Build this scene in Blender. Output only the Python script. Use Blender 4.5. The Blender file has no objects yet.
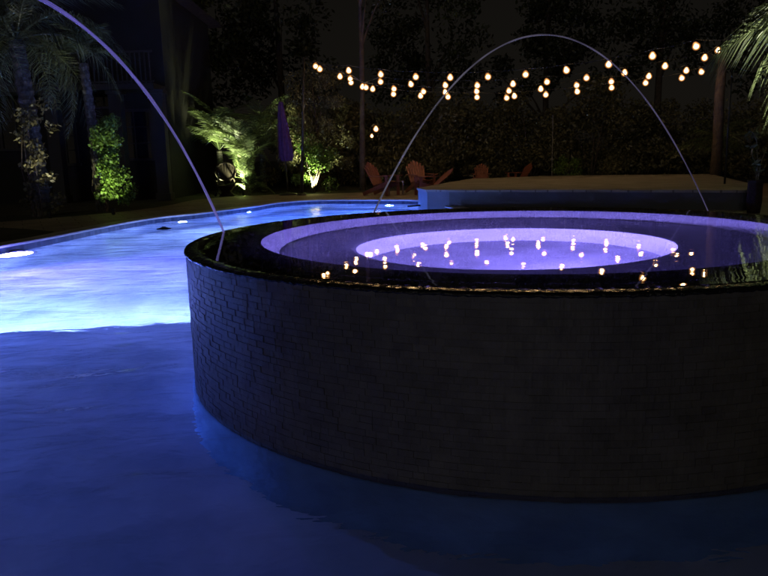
import bpy, math, random
import numpy as np
from mathutils import Vector, Matrix
from mathutils.geometry import tessellate_polygon

R = math.radians
scene = bpy.context.scene
COL = scene.collection
rng = np.random.default_rng(7)
random.seed(7)

# ------------------------------------------------------------------ camera
F, PITCH, ROLL, CAMZ = 705.0, .1845, -.024, 1.19
def ray(x, y):
    u = x - 384; v = -(y - 288)
    c, s = math.cos(ROLL), math.sin(ROLL); u, v = c*u - s*v, s*u + c*v
    c, s = math.cos(PITCH), math.sin(PITCH)
    return np.array([u, c*F + s*v, -s*F + c*v])
def atz(x, y, z):
    r = ray(x, y); t = (z - CAMZ)/r[2]
    return Vector((r[0]*t, r[1]*t, z))
def atd(x, y, D):
    r = ray(x, y); t = D/r[1]
    return Vector((r[0]*t, D, CAMZ + r[2]*t))

cd = bpy.data.cameras.new('camera'); cam = bpy.data.objects.new('camera', cd); COL.objects.link(cam)
cd.sensor_width = 36; cd.lens = F/768*36; cd.clip_start = .05; cd.clip_end = 800
def basis(u, v, f):
    c, s = math.cos(ROLL), math.sin(ROLL); u, v = c*u - s*v, s*u + c*v
    c, s = math.cos(PITCH), math.sin(PITCH)
    return Vector((u, c*f + s*v, -s*f + c*v))
m = Matrix((basis(1, 0, 0), basis(0, 1, 0), -basis(0, 0, 1))).transposed().to_4x4()
m.translation = (0, 0, CAMZ); cam.matrix_world = m
scene.camera = cam

# ------------------------------------------------------------------ render settings
scene.render.engine = 'CYCLES'
scene.cycles.use_denoising = True
try: scene.cycles.denoiser = 'OPENIMAGEDENOISE'
except Exception: pass
scene.cycles.max_bounces = 10; scene.cycles.diffuse_bounces = 4; scene.cycles.transmission_bounces = 8
scene.cycles.transparent_max_bounces = 16
scene.cycles.sample_clamp_indirect = 24.0
scene.cycles.use_light_tree = True
vs = scene.view_settings
vs.view_transform = 'Standard'; vs.look = 'None'; vs.gamma = 1; vs.exposure = 0; vs.use_curve_mapping = False

# ------------------------------------------------------------------ materials
def mat(name):
    m = bpy.data.materials.new(name); m.use_nodes = True
    nt = m.node_tree; return m, nt, nt.nodes['Principled BSDF']
def N(nt, t, **kw):
    n = nt.nodes.new(t)
    for k, v in kw.items():
        if k in n.inputs: n.inputs[k].default_value = v
        else: setattr(n, k, v)
    return n
def L(nt, a, b): nt.links.new(a, b)

def simple(name, col, rough=.6, var=.25, scale=8, bump=.15, bscale=40, spec=.4, metal=0, island=0, coat=0, joint=None):
    m, nt, b = mat(name)
    b.inputs['Roughness'].default_value = rough
    b.inputs['Specular IOR Level'].default_value = spec
    b.inputs['Metallic'].default_value = metal
    b.inputs['Coat Weight'].default_value = coat
    tc = N(nt, 'ShaderNodeTexCoord')
    no = N(nt, 'ShaderNodeTexNoise', Scale=scale, Detail=5.0); L(nt, tc.outputs['Object'], no.inputs['Vector'])
    rp = N(nt, 'ShaderNodeValToRGB')
    lo = [max(0, c*(1-var)) for c in col]; hi = [min(1, c*(1+var)) for c in col]
    rp.color_ramp.elements[0].position = .3; rp.color_ramp.elements[1].position = .7
    rp.color_ramp.elements[0].color = (*lo, 1); rp.color_ramp.elements[1].color = (*hi, 1)
    L(nt, no.outputs['Fac'], rp.inputs['Fac'])
    out = rp.outputs['Color']
    if island:
        g = N(nt, 'ShaderNodeNewGeometry'); hs = N(nt, 'ShaderNodeHueSaturation')
        mr = N(nt, 'ShaderNodeMapRange'); mr.inputs['To Min'].default_value = 1-island; mr.inputs['To Max'].default_value = 1+island
        L(nt, g.outputs['Random Per Island'], mr.inputs['Value']); L(nt, mr.outputs['Result'], hs.inputs['Value'])
        L(nt, out, hs.inputs['Color']); out = hs.outputs['Color']
    if joint:
        br = N(nt, 'ShaderNodeTexBrick', offset=.5); br.inputs['Scale'].default_value = 1; br.inputs['Brick Width'].default_value = joint*1.5; br.inputs['Row Height'].default_value = joint
        br.inputs['Mortar Size'].default_value = .011; br.inputs['Mortar Smooth'].default_value = .2
        br.inputs['Color1'].default_value = (1, 1, 1, 1); br.inputs['Color2'].default_value = (.74, .72, .70, 1); br.inputs['Mortar'].default_value = (.35, .33, .3, 1)
        jm = N(nt, 'ShaderNodeMapping'); jm.inputs['Rotation'].default_value = (0, 0, R(-27)); L(nt, tc.outputs['Object'], jm.inputs['Vector']); L(nt, jm.outputs['Vector'], br.inputs['Vector'])
        jx = N(nt, 'ShaderNodeMix', data_type='RGBA', blend_type='MULTIPLY'); jx.inputs['Factor'].default_value = 1
        L(nt, out, jx.inputs['A']); L(nt, br.outputs['Color'], jx.inputs['B']); out = jx.outputs['Result']
    L(nt, out, b.inputs['Base Color'])
    if bump:
        n2 = N(nt, 'ShaderNodeTexNoise', Scale=bscale, Detail=4.0); L(nt, tc.outputs['Object'], n2.inputs['Vector'])
        bp = N(nt, 'ShaderNodeBump', Strength=bump, Distance=.02); L(nt, n2.outputs['Fac'], bp.inputs['Height'])
        L(nt, bp.outputs['Normal'], b.inputs['Normal'])
    return m

def leafmat(name, col, rough=.45, island=.5):
    m = simple(name, col, rough, .35, 3, 0, island=island, spec=.4)
    nt = m.node_tree; b = nt.nodes['Principled BSDF']
    tr = N(nt, 'ShaderNodeBsdfTranslucent'); mx = N(nt, 'ShaderNodeMixShader', Fac=.25)
    src = b.inputs['Base Color'].links[0].from_socket; L(nt, src, tr.inputs['Color'])
    L(nt, b.outputs[0], mx.inputs[1]); L(nt, tr.outputs[0], mx.inputs[2])
    L(nt, mx.outputs[0], nt.nodes['Material Output'].inputs['Surface'])
    return m

def emit(name, col, s):
    m, nt, b = mat(name)
    b.inputs['Base Color'].default_value = (*col, 1)
    b.inputs['Emission Color'].default_value = (*col, 1); b.inputs['Emission Strength'].default_value = s
    return m

M = {}
M['stone'] = simple('travertine_deck', (.30, .245, .19), .65, .22, 1.6, .25, 30, joint=.42)
M['coping'] = simple('coping_stone', (.42, .38, .34), .45, .2, 6, .2, 40)
M['terr_top'] = simple('terrace_stone', (.235, .21, .175), .7, .2, 2.2, .2, 25, joint=.6)
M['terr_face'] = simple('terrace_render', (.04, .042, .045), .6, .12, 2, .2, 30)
M['terr_lit'] = simple('terrace_render_lit', (.095, .10, .11), .6, .12, 2, .2, 30)  # pool light on the wall's end faces, put into a paler colour
M['ground'] = simple('garden_soil', (.035, .035, .022), .95, .5, 2, .6, 18)
M['trunk'] = simple('bark', (.07, .052, .04), .9, .4, 6, .8, 25)
M['palmtrunk'] = simple('palm_bark', (.075, .07, .058), .85, .4, 9, .9, 22)
M['leaf'] = leafmat('shrub_leaves', (.13, .12, .06))
M['leaf_dark'] = leafmat('dark_tree_leaves', (.04, .045, .022))
M['leaf_ivy'] = leafmat('ivy_leaves', (.10, .17, .035), .3)
M['frond'] = leafmat('palm_leaflets', (.095, .125, .05), .4)
M['frond_pale'] = leafmat('pale_palm_leaflets', (.09, .11, .055), .4)
M['black_metal'] = simple('black_metal', (.02, .02, .02), .4, .3, 10, .05, metal=.3)
M['pole'] = simple('bronze_pole_paint', (.04, .036, .03), .4, .2, 10, .05)
M['purple'] = simple('purple_canvas', (.085, .03, .11), .8, .2, 12, .3, 60)
M['chair'] = simple('terracotta_plastic', (.20, .062, .034), .5, .15, 6, .1, 40)
M['wicker'] = simple('dark_wicker', (.03, .022, .018), .85, .4, 40, .3, 80, spec=.15)
M['wood'] = simple('teak_table', (.17, .10, .06), .6, .3, 10, .3, 40)
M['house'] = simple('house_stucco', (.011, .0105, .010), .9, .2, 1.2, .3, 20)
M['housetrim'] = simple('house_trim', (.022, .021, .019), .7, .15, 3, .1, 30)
M['roof'] = simple('roof_tiles', (.05, .035, .03), .8, .4, 5, .4, 14)
M['glasspane'] = simple('window_glass', (.01, .012, .015), .06, .2, 3, 0, spec=.6)
M['cable'] = simple('cable_rubber', (.015, .015, .015), .6, .2, 20, 0)
M['fixture'] = simple('fixture_steel', (.4, .4, .42), .3, .1, 10, 0, metal=1)
M['white_paint'] = simple('white_paint', (.22, .21, .2), .5, .1, 10, 0)

# plaster
m_, nt, b = mat('pool_plaster'); M['plaster'] = m_
b.inputs['Roughness'].default_value = .7
tc = N(nt, 'ShaderNodeTexCoord'); no = N(nt, 'ShaderNodeTexNoise', Scale=1.3, Detail=7.0, Roughness=.6)
L(nt, tc.outputs['Object'], no.inputs['Vector'])
rp = N(nt, 'ShaderNodeValToRGB'); rp.color_ramp.elements[0].position = .3; rp.color_ramp.elements[1].position = .68
rp.color_ramp.elements[0].color = (.34, .40, .47, 1); rp.color_ramp.elements[1].color = (.74, .78, .82, 1)
L(nt, no.outputs['Fac'], rp.inputs['Fac']); L(nt, rp.outputs['Color'], b.inputs['Base Color'])

M['skirt'] = simple('submerged_plaster', (.17, .30, .42), .7, .25, 4, .2, 30)
# small tiles (waterline band, spa lining)
def tilemat(name, c1, c2, mortar, sx, sy, rough=.2):
    m, nt, b = mat(name)
    b.inputs['Roughness'].default_value = rough
    uv = N(nt, 'ShaderNodeUVMap'); br = N(nt, 'ShaderNodeTexBrick', offset=0.0)
    br.inputs['Color1'].default_value = (*c1, 1); br.inputs['Color2'].default_value = (*c2, 1); br.inputs['Mortar'].default_value = (*mortar, 1)
    br.inputs['Scale'].default_value = 1; br.inputs['Brick Width'].default_value = sx; br.inputs['Row Height'].default_value = sy
    br.inputs['Mortar Size'].default_value = min(sx, sy)*.05
    L(nt, uv.outputs['UV'], br.inputs['Vector']); L(nt, br.outputs['Color'], b.inputs['Base Color'])
    bp = N(nt, 'ShaderNodeBump', Strength=.3, Distance=.003); bp.invert = True
    L(nt, br.outputs['Fac'], bp.inputs['Height']); L(nt, bp.outputs['Normal'], b.inputs['Normal'])
    return m
M['band'] = tilemat('waterline_tile', (.035, .045, .08), (.08, .09, .13), (.07, .07, .085), .075, .075)
M['lining'] = tilemat('spa_black_tile', (.012, .012, .015), (.02, .02, .026), (.01, .01, .01), .05, .05, .6)
M['lining'].node_tree.nodes['Principled BSDF'].inputs['Specular IOR Level'].default_value = .1

# ledger tiles of the spa wall
m_, nt, b = mat('spa_ledger_stone'); M['ledger'] = m_
tc = N(nt, 'ShaderNodeTexCoord')
no = N(nt, 'ShaderNodeTexNoise', Scale=9.0, Detail=8.0, Roughness=.65); L(nt, tc.outputs['Object'], no.inputs['Vector'])
g = N(nt, 'ShaderNodeNewGeometry')
ad = N(nt, 'ShaderNodeMath', operation='ADD'); L(nt, no.outputs['Fac'], ad.inputs[0])
ml = N(nt, 'ShaderNodeMath', operation='MULTIPLY'); ml.inputs[1].default_value = .16; L(nt, g.outputs['Random Per Island'], ml.inputs[0])
L(nt, ml.outputs[0], ad.inputs[1])
rp = N(nt, 'ShaderNodeValToRGB'); rp.color_ramp.elements[0].position = .35; rp.color_ramp.elements[1].position = .95
rp.color_ramp.elements[0].color = (.068, .063, .053, 1); rp.color_ramp.elements[1].color = (.15, .14, .12, 1)
L(nt, ad.outputs[0], rp.inputs['Fac']); L(nt, rp.outputs['Color'], b.inputs['Base Color'])
b.inputs['Roughness'].default_value = .5
n2 = N(nt, 'ShaderNodeTexNoise', Scale=60.0, Detail=5.0); L(nt, tc.outputs['Object'], n2.inputs['Vector'])
mp = N(nt, 'ShaderNodeMapping'); mp.inputs['Scale'].default_value = (22, 22, 3); L(nt, tc.outputs['Object'], mp.inputs['Vector'])
n3 = N(nt, 'ShaderNodeTexNoise', Scale=1.0, Detail=4.0); L(nt, mp.outputs['Vector'], n3.inputs['Vector'])
bp = N(nt, 'ShaderNodeBump', Strength=.35, Distance=.004); L(nt, n2.outputs['Fac'], bp.inputs['Height'])
bp2 = N(nt, 'ShaderNodeBump', Strength=.8, Distance=.008); L(nt, n3.outputs['Fac'], bp2.inputs['Height']); L(nt, bp.outputs['Normal'], bp2.inputs['Normal'])
L(nt, bp2.outputs['Normal'], b.inputs['Normal'])

def watermat(name, layers):
    m = bpy.data.materials.new(name); m.use_nodes = True; nt = m.node_tree; nt.nodes.clear()
    out = N(nt, 'ShaderNodeOutputMaterial'); gl = N(nt, 'ShaderNodeBsdfGlass', IOR=1.333, Roughness=0.0)
    gl.inputs['Color'].default_value = (1, 1, 1, 1)
    tc = N(nt, 'ShaderNodeTexCoord'); prev = None
    for (sx, sy, ang, dist, det) in layers:
        mp = N(nt, 'ShaderNodeMapping'); mp.inputs['Scale'].default_value = (sx, sy, 1); mp.inputs['Rotation'].default_value = (0, 0, R(ang))
        L(nt, tc.outputs['Object'], mp.inputs['Vector'])
        no = N(nt, 'ShaderNodeTexNoise', Scale=1.0, Detail=det, Roughness=.45, Distortion=.6); L(nt, mp.outputs['Vector'], no.inputs['Vector'])
        bp = N(nt, 'ShaderNodeBump', Strength=1.0, Distance=dist); L(nt, no.outputs['Fac'], bp.inputs['Height'])
        if prev: L(nt, prev.outputs['Normal'], bp.inputs['Normal'])
        prev = bp
    L(nt, prev.outputs['Normal'], gl.inputs['Normal']); L(nt, gl.outputs[0], out.inputs['Surface'])
    return m
M['pool_water'] = watermat('pool_water', [(.8, 1.5, 20, .05, 2), (2.6, 4.6, -15, .019, 3), (9, 13, 8, .0035, 2)])
M['spa_water'] = watermat('spa_water', [(2.2, 2.2, 0, .0011, 2), (11, 7, 25, .00022, 2)])

# overflowing film on the rim
m_, nt, b = mat('overflow_film'); M['film'] = m_
b.inputs['Base Color'].default_value = (.012, .012, .014, 1); b.inputs['Roughness'].default_value = .03
b.inputs['Specular IOR Level'].default_value = .5
tc = N(nt, 'ShaderNodeTexCoord'); no = N(nt, 'ShaderNodeTexNoise', Scale=48.0, Detail=5.0); L(nt, tc.outputs['Object'], no.inputs['Vector'])
bp = N(nt, 'ShaderNodeBump', Strength=1.0, Distance=.014); L(nt, no.outputs['Fac'], bp.inputs['Height']); L(nt, bp.outputs['Normal'], b.inputs['Normal'])

# lit water streams: light is piped along the stream and leaves it everywhere
def jetmat(name, colA, colB, s):
    m = bpy.data.materials.new(name); m.use_nodes = True; nt = m.node_tree; nt.nodes.clear()
    out = N(nt, 'ShaderNodeOutputMaterial'); em = N(nt, 'ShaderNodeEmission'); tr = N(nt, 'ShaderNodeBsdfTransparent'); gs = N(nt, 'ShaderNodeBsdfGlossy', Roughness=.05)
    uv = N(nt, 'ShaderNodeUVMap'); sp = N(nt, 'ShaderNodeSeparateXYZ'); L(nt, uv.outputs['UV'], sp.inputs[0])
    rp = N(nt, 'ShaderNodeValToRGB'); rp.color_ramp.elements[0].color = (*colA, 1); rp.color_ramp.elements[1].color = (*colB, 1)
    L(nt, sp.outputs['Y'], rp.inputs['Fac'])
    no = N(nt, 'ShaderNodeTexNoise', Scale=1.0, Detail=3.0); mp = N(nt, 'ShaderNodeMapping'); mp.inputs['Scale'].default_value = (2.5, 16, 1)
    L(nt, uv.outputs['UV'], mp.inputs['Vector']); L(nt, mp.outputs['Vector'], no.inputs['Vector'])
    mr = N(nt, 'ShaderNodeMapRange'); mr.inputs['From Min'].default_value = .35; mr.inputs['From Max'].default_value = .7
    mr.inputs['To Min'].default_value = .45*s; mr.inputs['To Max'].default_value = 1.5*s
    L(nt, no.outputs['Fac'], mr.inputs['Value']); L(nt, mr.outputs['Result'], em.inputs['Strength']); L(nt, rp.outputs['Color'], em.inputs['Color'])
    lw = N(nt, 'ShaderNodeLayerWeight', Blend=.35)
    mx = N(nt, 'ShaderNodeMixShader'); L(nt, lw.outputs['Facing'], mx.inputs['Fac']); L(nt, em.outputs[0], mx.inputs[1]); L(nt, tr.outputs[0], mx.inputs[2])
    m2 = N(nt, 'ShaderNodeMixShader', Fac=.06); L(nt, mx.outputs[0], m2.inputs[1]); L(nt, gs.outputs[0], m2.inputs[2])
    L(nt, m2.outputs[0], out.inputs['Surface'])
    return m

# globe bulbs: hot centre, glare halo painted as a warm fading edge
m_ = bpy.data.materials.new('bulb_glow'); m_.use_nodes = True; nt = m_.node_tree; nt.nodes.clear(); M['bulb'] = m_
out = N(nt, 'ShaderNodeOutputMaterial'); em = N(nt, 'ShaderNodeEmission')
lw = N(nt, 'ShaderNodeLayerWeight', Blend=.5); rp = N(nt, 'ShaderNodeValToRGB')
cr = rp.color_ramp; cr.elements[0].position = 0; cr.elements[0].color = (1, .66, .31, 1); cr.elements[1].position = 1; cr.elements[1].color = (.0006, .0002, .0001, 1)
for ps_, c_ in ((.11, (.16, .092, .036)), (.22, (.022, .0105, .0035)), (.42, (.0065, .0024, .0007))):
    e_ = cr.elements.new(ps_); e_.color = (*c_, 1)
L(nt, lw.outputs['Facing'], rp.inputs['Fac']); L(nt, rp.outputs['Color'], em.inputs['Color']); em.inputs['Strength'].default_value = 75
L(nt, em.outputs[0], out.inputs['Surface'])

# ------------------------------------------------------------------ object helpers
def tag(o, label=None, cat=None, group=None, kind=None):
    if label: o['label'] = label
    if cat: o['category'] = cat
    if group: o['group'] = group
    if kind: o['kind'] = kind
    return o
def empty(name, loc, label, cat, group=None, rz=0):
    o = bpy.data.objects.new(name, None); COL.objects.link(o); o.location = loc; o.rotation_euler = (0, 0, rz)
    o.empty_display_size = .1
    return tag(o, label, cat, group)
class MB:
    def __init__(s): s.v = []; s.f = []; s.uv = {}
    def add(s, vs, fs):
        n = len(s.v); s.v += [tuple(v) for v in vs]; s.f += [tuple(i+n for i in f) for f in fs]
    def box(s, c, d, rot=None):
        c = Vector(c); hx, hy, hz = d[0]/2, d[1]/2, d[2]/2
        vs = [Vector((x*hx, y*hy, z*hz)) for x in (-1, 1) for y in (-1, 1) for z in (-1, 1)]
        if rot is not None: vs = [rot @ v for v in vs]
        s.add([v + c for v in vs], [(0, 1, 3, 2), (4, 6, 7, 5), (0, 4, 5, 1), (2, 3, 7, 6), (0, 2, 6, 4), (1, 5, 7, 3)])
    def bar(s, a, b, w, h, up=(0, 0, 1)):
        a, b = Vector(a), Vector(b); d = (b-a).normalized(); u = Vector(up)
        sd = d.cross(u)
        if sd.length < 1e-4: sd = d.cross(Vector((1, 0, 0)))
        sd.normalize(); u = sd.cross(d)
        vs = [p + sd*x*w/2 + u*z*h/2 for p in (a, b) for x, z in ((-1, -1), (1, -1), (1, 1), (-1, 1))]
        s.add(vs, [(0, 1, 2, 3), (7, 6, 5, 4), (0, 4, 5, 1), (1, 5, 6, 2), (2, 6, 7, 3), (3, 7, 4, 0)])
    def tube(s, pts, rads, n=10, cap=True):
        pts = [Vector(p) for p in pts]; k = len(pts)
        if not hasattr(rads, '__len__'): rads = [rads]*k
        ref = Vector((.31, .17, .93)); rings = []
        for i, p in enumerate(pts):
            d = (pts[min(i+1, k-1)] - pts[max(i-1, 0)]).normalized()
            a = d.cross(ref)
            if a.length < .05: a = d.cross(Vector((1, 0, 0)))
            a.normalize(); b_ = d.cross(a)
            rings += [p + (a*math.cos(t) + b_*math.sin(t))*rads[i] for t in [2*math.pi*j/n for j in range(n)]]
        fs = [(i*n+j, i*n+(j+1) % n, (i+1)*n+(j+1) % n, (i+1)*n+j) for i in range(k-1) for j in range(n)]
        if cap: fs += [tuple(range(n-1, -1, -1)), tuple((k-1)*n+j for j in range(n))]
        s.add(rings, fs)
    def lathe(s, prof, c=(0, 0, 0), n=32, sx=1, sy=1):
        c = Vector(c); k = len(prof)
        vs = [c + Vector((r*math.cos(t)*sx, r*math.sin(t)*sy, z)) for r, z in prof for t in [2*math.pi*j/n for j in range(n)]]
        s.add(vs, [(i*n+j, i*n+(j+1) % n, (i+1)*n+(j+1) % n, (i+1)*n+j) for i in range(k-1) for j in range(n)])
    def build(s, name, material, parent=None, smooth=False, label=None, cat=None, group=None, kind=None, bevel=0, loc=None):
        me = bpy.data.meshes.new(name); me.from_pydata(s.v, [], s.f); me.update()
        return link(name, me, material, parent, smooth, label, cat, group, kind, bevel, loc)
def link(name, me, material, parent=None, smooth=False, label=None, cat=None, group=None, kind=None, bevel=0, loc=None):
    if material: me.materials.append(material)
    if smooth: me.shade_smooth()
    o = bpy.data.objects.new(name, me); COL.objects.link(o)
    if parent: o.parent = parent
    if loc is not None: o.location = loc
    if bevel:
        bv = o.modifiers.new('bevel', 'BEVEL'); bv.width = bevel; bv.segments = 2; bv.limit_method = 'ANGLE'
    return tag(o, label, cat, group, kind)
def npmesh(name, V, Fq):
    """V (n,3) verts, Fq (k,4) quads"""
    me = bpy.data.meshes.new(name); V = np.asarray(V, np.float32); Fq = np.asarray(Fq, np.int32)
    me.vertices.add(len(V)); me.vertices.foreach_set('co', V.ravel())
    me.loops.add(Fq.size); me.loops.foreach_set('vertex_index', Fq.ravel())
    me.polygons.add(len(Fq)); me.polygons.foreach_set('loop_start', np.arange(0, Fq.size, Fq.shape[1], dtype=np.int32))
    me.update(calc_edges=True); me.validate(); me.shade_flat(); return me
def copy_tree(o, parent=None):
    c = o.copy(); COL.objects.link(c)
    if parent: c.parent = parent
    for ch in [x for x in bpy.data.objects if x.parent == o]: copy_tree(ch, c)
    return c
def area_lamp(name, loc, direction, power, col, size, parent=None, noise=None, spread=180):
    ld = bpy.data.lights.new(name, 'AREA'); ld.shape = 'DISK'; ld.size = size; ld.energy = power; ld.color = col; ld.spread = R(spread)
    o = bpy.data.objects.new(name, ld); COL.objects.link(o)
    o.rotation_euler = Vector(direction).to_track_quat('-Z', 'Y').to_euler(); o.location = loc
    if parent: o.parent = parent; o.location = Vector(loc) - parent.location
    return o

# ------------------------------------------------------------------ polygons with holes
def smooth_closed(pts, sub=6):
    out = []; n = len(pts)
    for i in range(n):
        p0, p1, p2, p3 = [Vector((*pts[(i+k) % n][:2], 0)) for k in (-1, 0, 1, 2)]
        for j in range(sub):
            t = j/sub
            q = .5*((2*p1) + (p2-p0)*t + (2*p0-5*p1+4*p2-p3)*t*t + (3*p1-p0-3*p2+p3)*t**3)
            out.append((q.x, q.y))
    return out
def sheet(name, outer, holes, z, material, label=None, kind='structure', thick=0):
    polys = [[Vector((x, y, 0)) for x, y in outer]] + [[Vector((x, y, 0)) for x, y in h] for h in holes]
    tris = tessellate_polygon(polys); V = [v for p in polys for v in p]
    fs = []
    for t in tris:
        a, b_, c = [V[i] for i in t]
        nz = (b_-a).cross(c-a).z
        fs.append(tuple(t) if nz > 0 else tuple(reversed(t)))
    me = bpy.data.meshes.new(name); me.from_pydata([(v.x, v.y, z) for v in V], [], fs); me.update()
    return link(name, me, material, kind=kind, label=label)

SC = (.82, 4.22); SR = 1.935
ctrl = [(-5.28, 9.69), (-5.08, 10.75), (-4.85, 12.6), (-4.5, 14.1), (-3.9, 15.0), (-3.4, 16.04), (-3.0, 16.9), (-2.6, 18.1),
        (-1.8, 18.75), (-.6, 18.45), (.9, 17.7), (1.2, 16.3), (1.45, 14.9), (1.75, 12.8), (2.3, 10.6), (2.9, 9.1),
        (3.25, 7.9), (2.9, 6.2), (2.45, 5.0), (2.3, 3.9), (1.95, 3.0), (1.42, 2.30), (1.54, 1.9), (1.8, 1.0), (2.1, -.6), (1.6, -2.4),
        (-.8, -3.2), (-3.9, -2.6), (-6.0, -.4), (-6.7, 3.4), (-5.9, 7.2)]
pool = smooth_closed(ctrl, 6)
def inside_spa(p, r=SR-.03): return (p[0]-SC[0])**2 + (p[1]-SC[1])**2 < r*r
spa_hole = [(SC[0]+1.8*math.cos(t), SC[1]+1.8*math.sin(t)) for t in np.linspace(0, 2*math.pi, 96, endpoint=False)]
# widened outline for the ground hole
def offset(poly, d):
    n = len(poly); out = []
    for i in range(n):
        a, b_ = Vector(poly[i-1]), Vector(poly[(i+1) % n]); t = (b_-a).normalized(); nrm = Vector((-t.y, t.x))
        out.append((poly[i][0]+nrm.x*d, poly[i][1]+nrm.y*d))
    return out
area = sum(pool[i-1][0]*pool[i][1]-pool[i][0]*pool[i-1][1] for i in range(len(pool)))
if area > 0: pool.reverse()       # clockwise: left normal points outward
deck_outer = [(-7.9, 13.4), (-7.0, 14.6), (-6.0, 16.0), (-5.45, 18.0), (-5.3, 20.6), (-3.9, 22.2), (-2.2, 22.1), (0, 22.6), (3, 24.5), (6, 24.8), (11, 23), (14, 17), (13, 8), (9, 2), (6, -5), (-2, -7), (-9, -5), (-10.5, 3), (-9.2, 9.5)]
dk = smooth_closed(deck_outer, 4)
sheet('ground', [(-260, -60), (260, -60), (260, 420), (-260, 420)], [offset(pool, .5)], .08, M['ground'])
sheet('pool_deck', dk, [offset(pool, .02)], .092, M['stone'])
# coping: stone nosing along the pool edge, left out where the spa stands
def strip(name, poly, prof, material, skip=None, label=None, kind='structure', cat=None, smooth=False, uvs=None):
    n = len(poly); V = []; Fs = []; UV = []; k = len(prof); s = 0; S = []
    off = {}
    for (d, z) in prof:
        if d not in off: off[d] = offset(poly, d) if abs(d) > 1e-9 else poly
    for i in range(n+1):
        ii = i % n
        if i: s += math.dist(poly[ii], poly[ii-1])
        S.append(s)
        for (d, z) in prof: V.append((off[d][ii][0], off[d][ii][1], z))
    zl = [0]
    for j in range(1, k): zl.append(zl[-1] + math.hypot(prof[j][0]-prof[j-1][0], prof[j][1]-prof[j-1][1]))
    for i in range(n):
        if skip and (skip(poly[i]) and skip(poly[(i+1) % n])): continue
        for j in range(k-1):
            Fs.append((i*k+j, i*k+j+1, (i+1)*k+j+1, (i+1)*k+j)); UV += [(S[i], zl[j]), (S[i], zl[j+1]), (S[i+1], zl[j+1]), (S[i+1], zl[j])]
    me = bpy.data.meshes.new(name); me.from_pydata(V, [], Fs); me.update()
    ul = me.uv_layers.new(name='UVMap')
    for i, uv in enumerate(UV): ul.data[i].uv = uv
    return link(name, me, material, smooth=smooth, label=label, kind=kind, cat=cat)
terr = [(.85, 16.55), (1.0, 15.6), (1.45, 15.25), (4.24, 13.85), (6.6, 12.55), (7.7, 14.9), (9.77, 21.2), (5.25, 23.0), (2.7, 21.8)]
def pin(p, poly):
    c = False; n = len(poly)
    for i in range(n):
        a, b_ = poly[i], poly[i-1]
        if (a[1] > p[1]) != (b_[1] > p[1]) and p[0] < (b_[0]-a[0])*(p[1]-a[1])/(b_[1]-a[1])+a[0]: c = not c
    return c
skipc = lambda p: inside_spa(p) or pin(p, terr)
strip('coping', pool, [(.0, .066), (-.022, .076), (-.026, .09), (-.018, .103), (.0, .108), (.30, .106), (.305, .088)], M['coping'], skipc)
strip('waterline_tile_band', pool, [(0, .066), (0.001, -.16)], M['band'], inside_spa)
strip('pool_wall', pool, [(0.002, -.16), (0.002, -1.6)], M['plaster'], inside_spa)
# pool floor and the shallow shelf the camera looks down on
ledge_line = [(-8.5, 5.05), (-5, 5.25), (-3.04, 5.44), (-1.61, 5.66), (.3, 5.9), (2.8, 6.0), (5, 6)]
fb = MB(); fb.add([(-9, -5, -1.35), (10, -5, -1.35), (10, 21, -1.75), (-9, 21, -1.75)], [(0, 1, 2, 3)]); fb.build('pool_floor', M['plaster'], kind='structure')
lb = MB(); top = [(*p, -.5) for p in ledge_line]; n = len(top)
back = [(5, -5, -.5), (-8.5, -5, -.5)]
lb.add(top+back, [tuple(range(n+2))[::-1]]); lb.add([(p[0], p[1]+.001, z) for p in ledge_line for z in (-.5, -1.55)], [(2*i, 2*i+1, 2*i+3, 2*i+2) for i in range(n-1)])
lb.build('pool_shelf', M['plaster'], kind='structure')
sheet('water', pool, [spa_hole], 0.0, M['pool_water'])
# ------------------------------------------------------------------ spa
spa = empty('raised_spa', (SC[0], SC[1], 0), 'round raised spa clad in dark stacked stone, brimming with violet lit water', 'spa')
# wall of stacked stone pieces with real relief
V = []; Fq = []; rows = 46; z0, z1 = -.52, .722; hz = (z1-z0)/rows
for r_ in range(rows):
    th = rng.uniform(0, 1); za, zb = z0+r_*hz+.0005, z0+(r_+1)*hz-.0005
    while th < 2*math.pi + rng.uniform(0, .001):
        w = rng.uniform(.03, .085)/SR; t1 = th+w-.0006
        ro = SR + rng.uniform(-.0014, .0014); til = rng.uniform(-.0005, .0005); n0 = len(V)
        pts = []
        for (t, z, r) in ((th, za, ro-til), (t1, za, ro-til), (t1, zb, ro+til), (th, zb, ro+til),
                          (th, za, SR-.03), (t1, za, SR-.03), (t1, zb, SR-.03), (th, zb, SR-.03)):
            V.append((r*math.cos(t), r*math.sin(t), z))
        Fq += [(n0, n0+1, n0+2, n0+3), (n0, n0+4, n0+5, n0+1), (n0+3, n0+2, n0+6, n0+7), (n0, n0+3, n0+7, n0+4), (n0+1, n0+5, n0+6, n0+2)]
        th += w
link('wall', npmesh('spa_wall', V, Fq), M['ledger'], spa)
core = MB(); core.lathe([(SR-.0022, -.52), (SR-.0022, .72)], n=256); core.build('wall_core', M['ledger'], spa, True)
sl = MB(); sl.lathe([(SR+.001, -.05), (SR+.014, -.055), (SR+.02, -.52)], n=128); sl.build('plaster_skirt', M['skirt'], spa, True)
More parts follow.
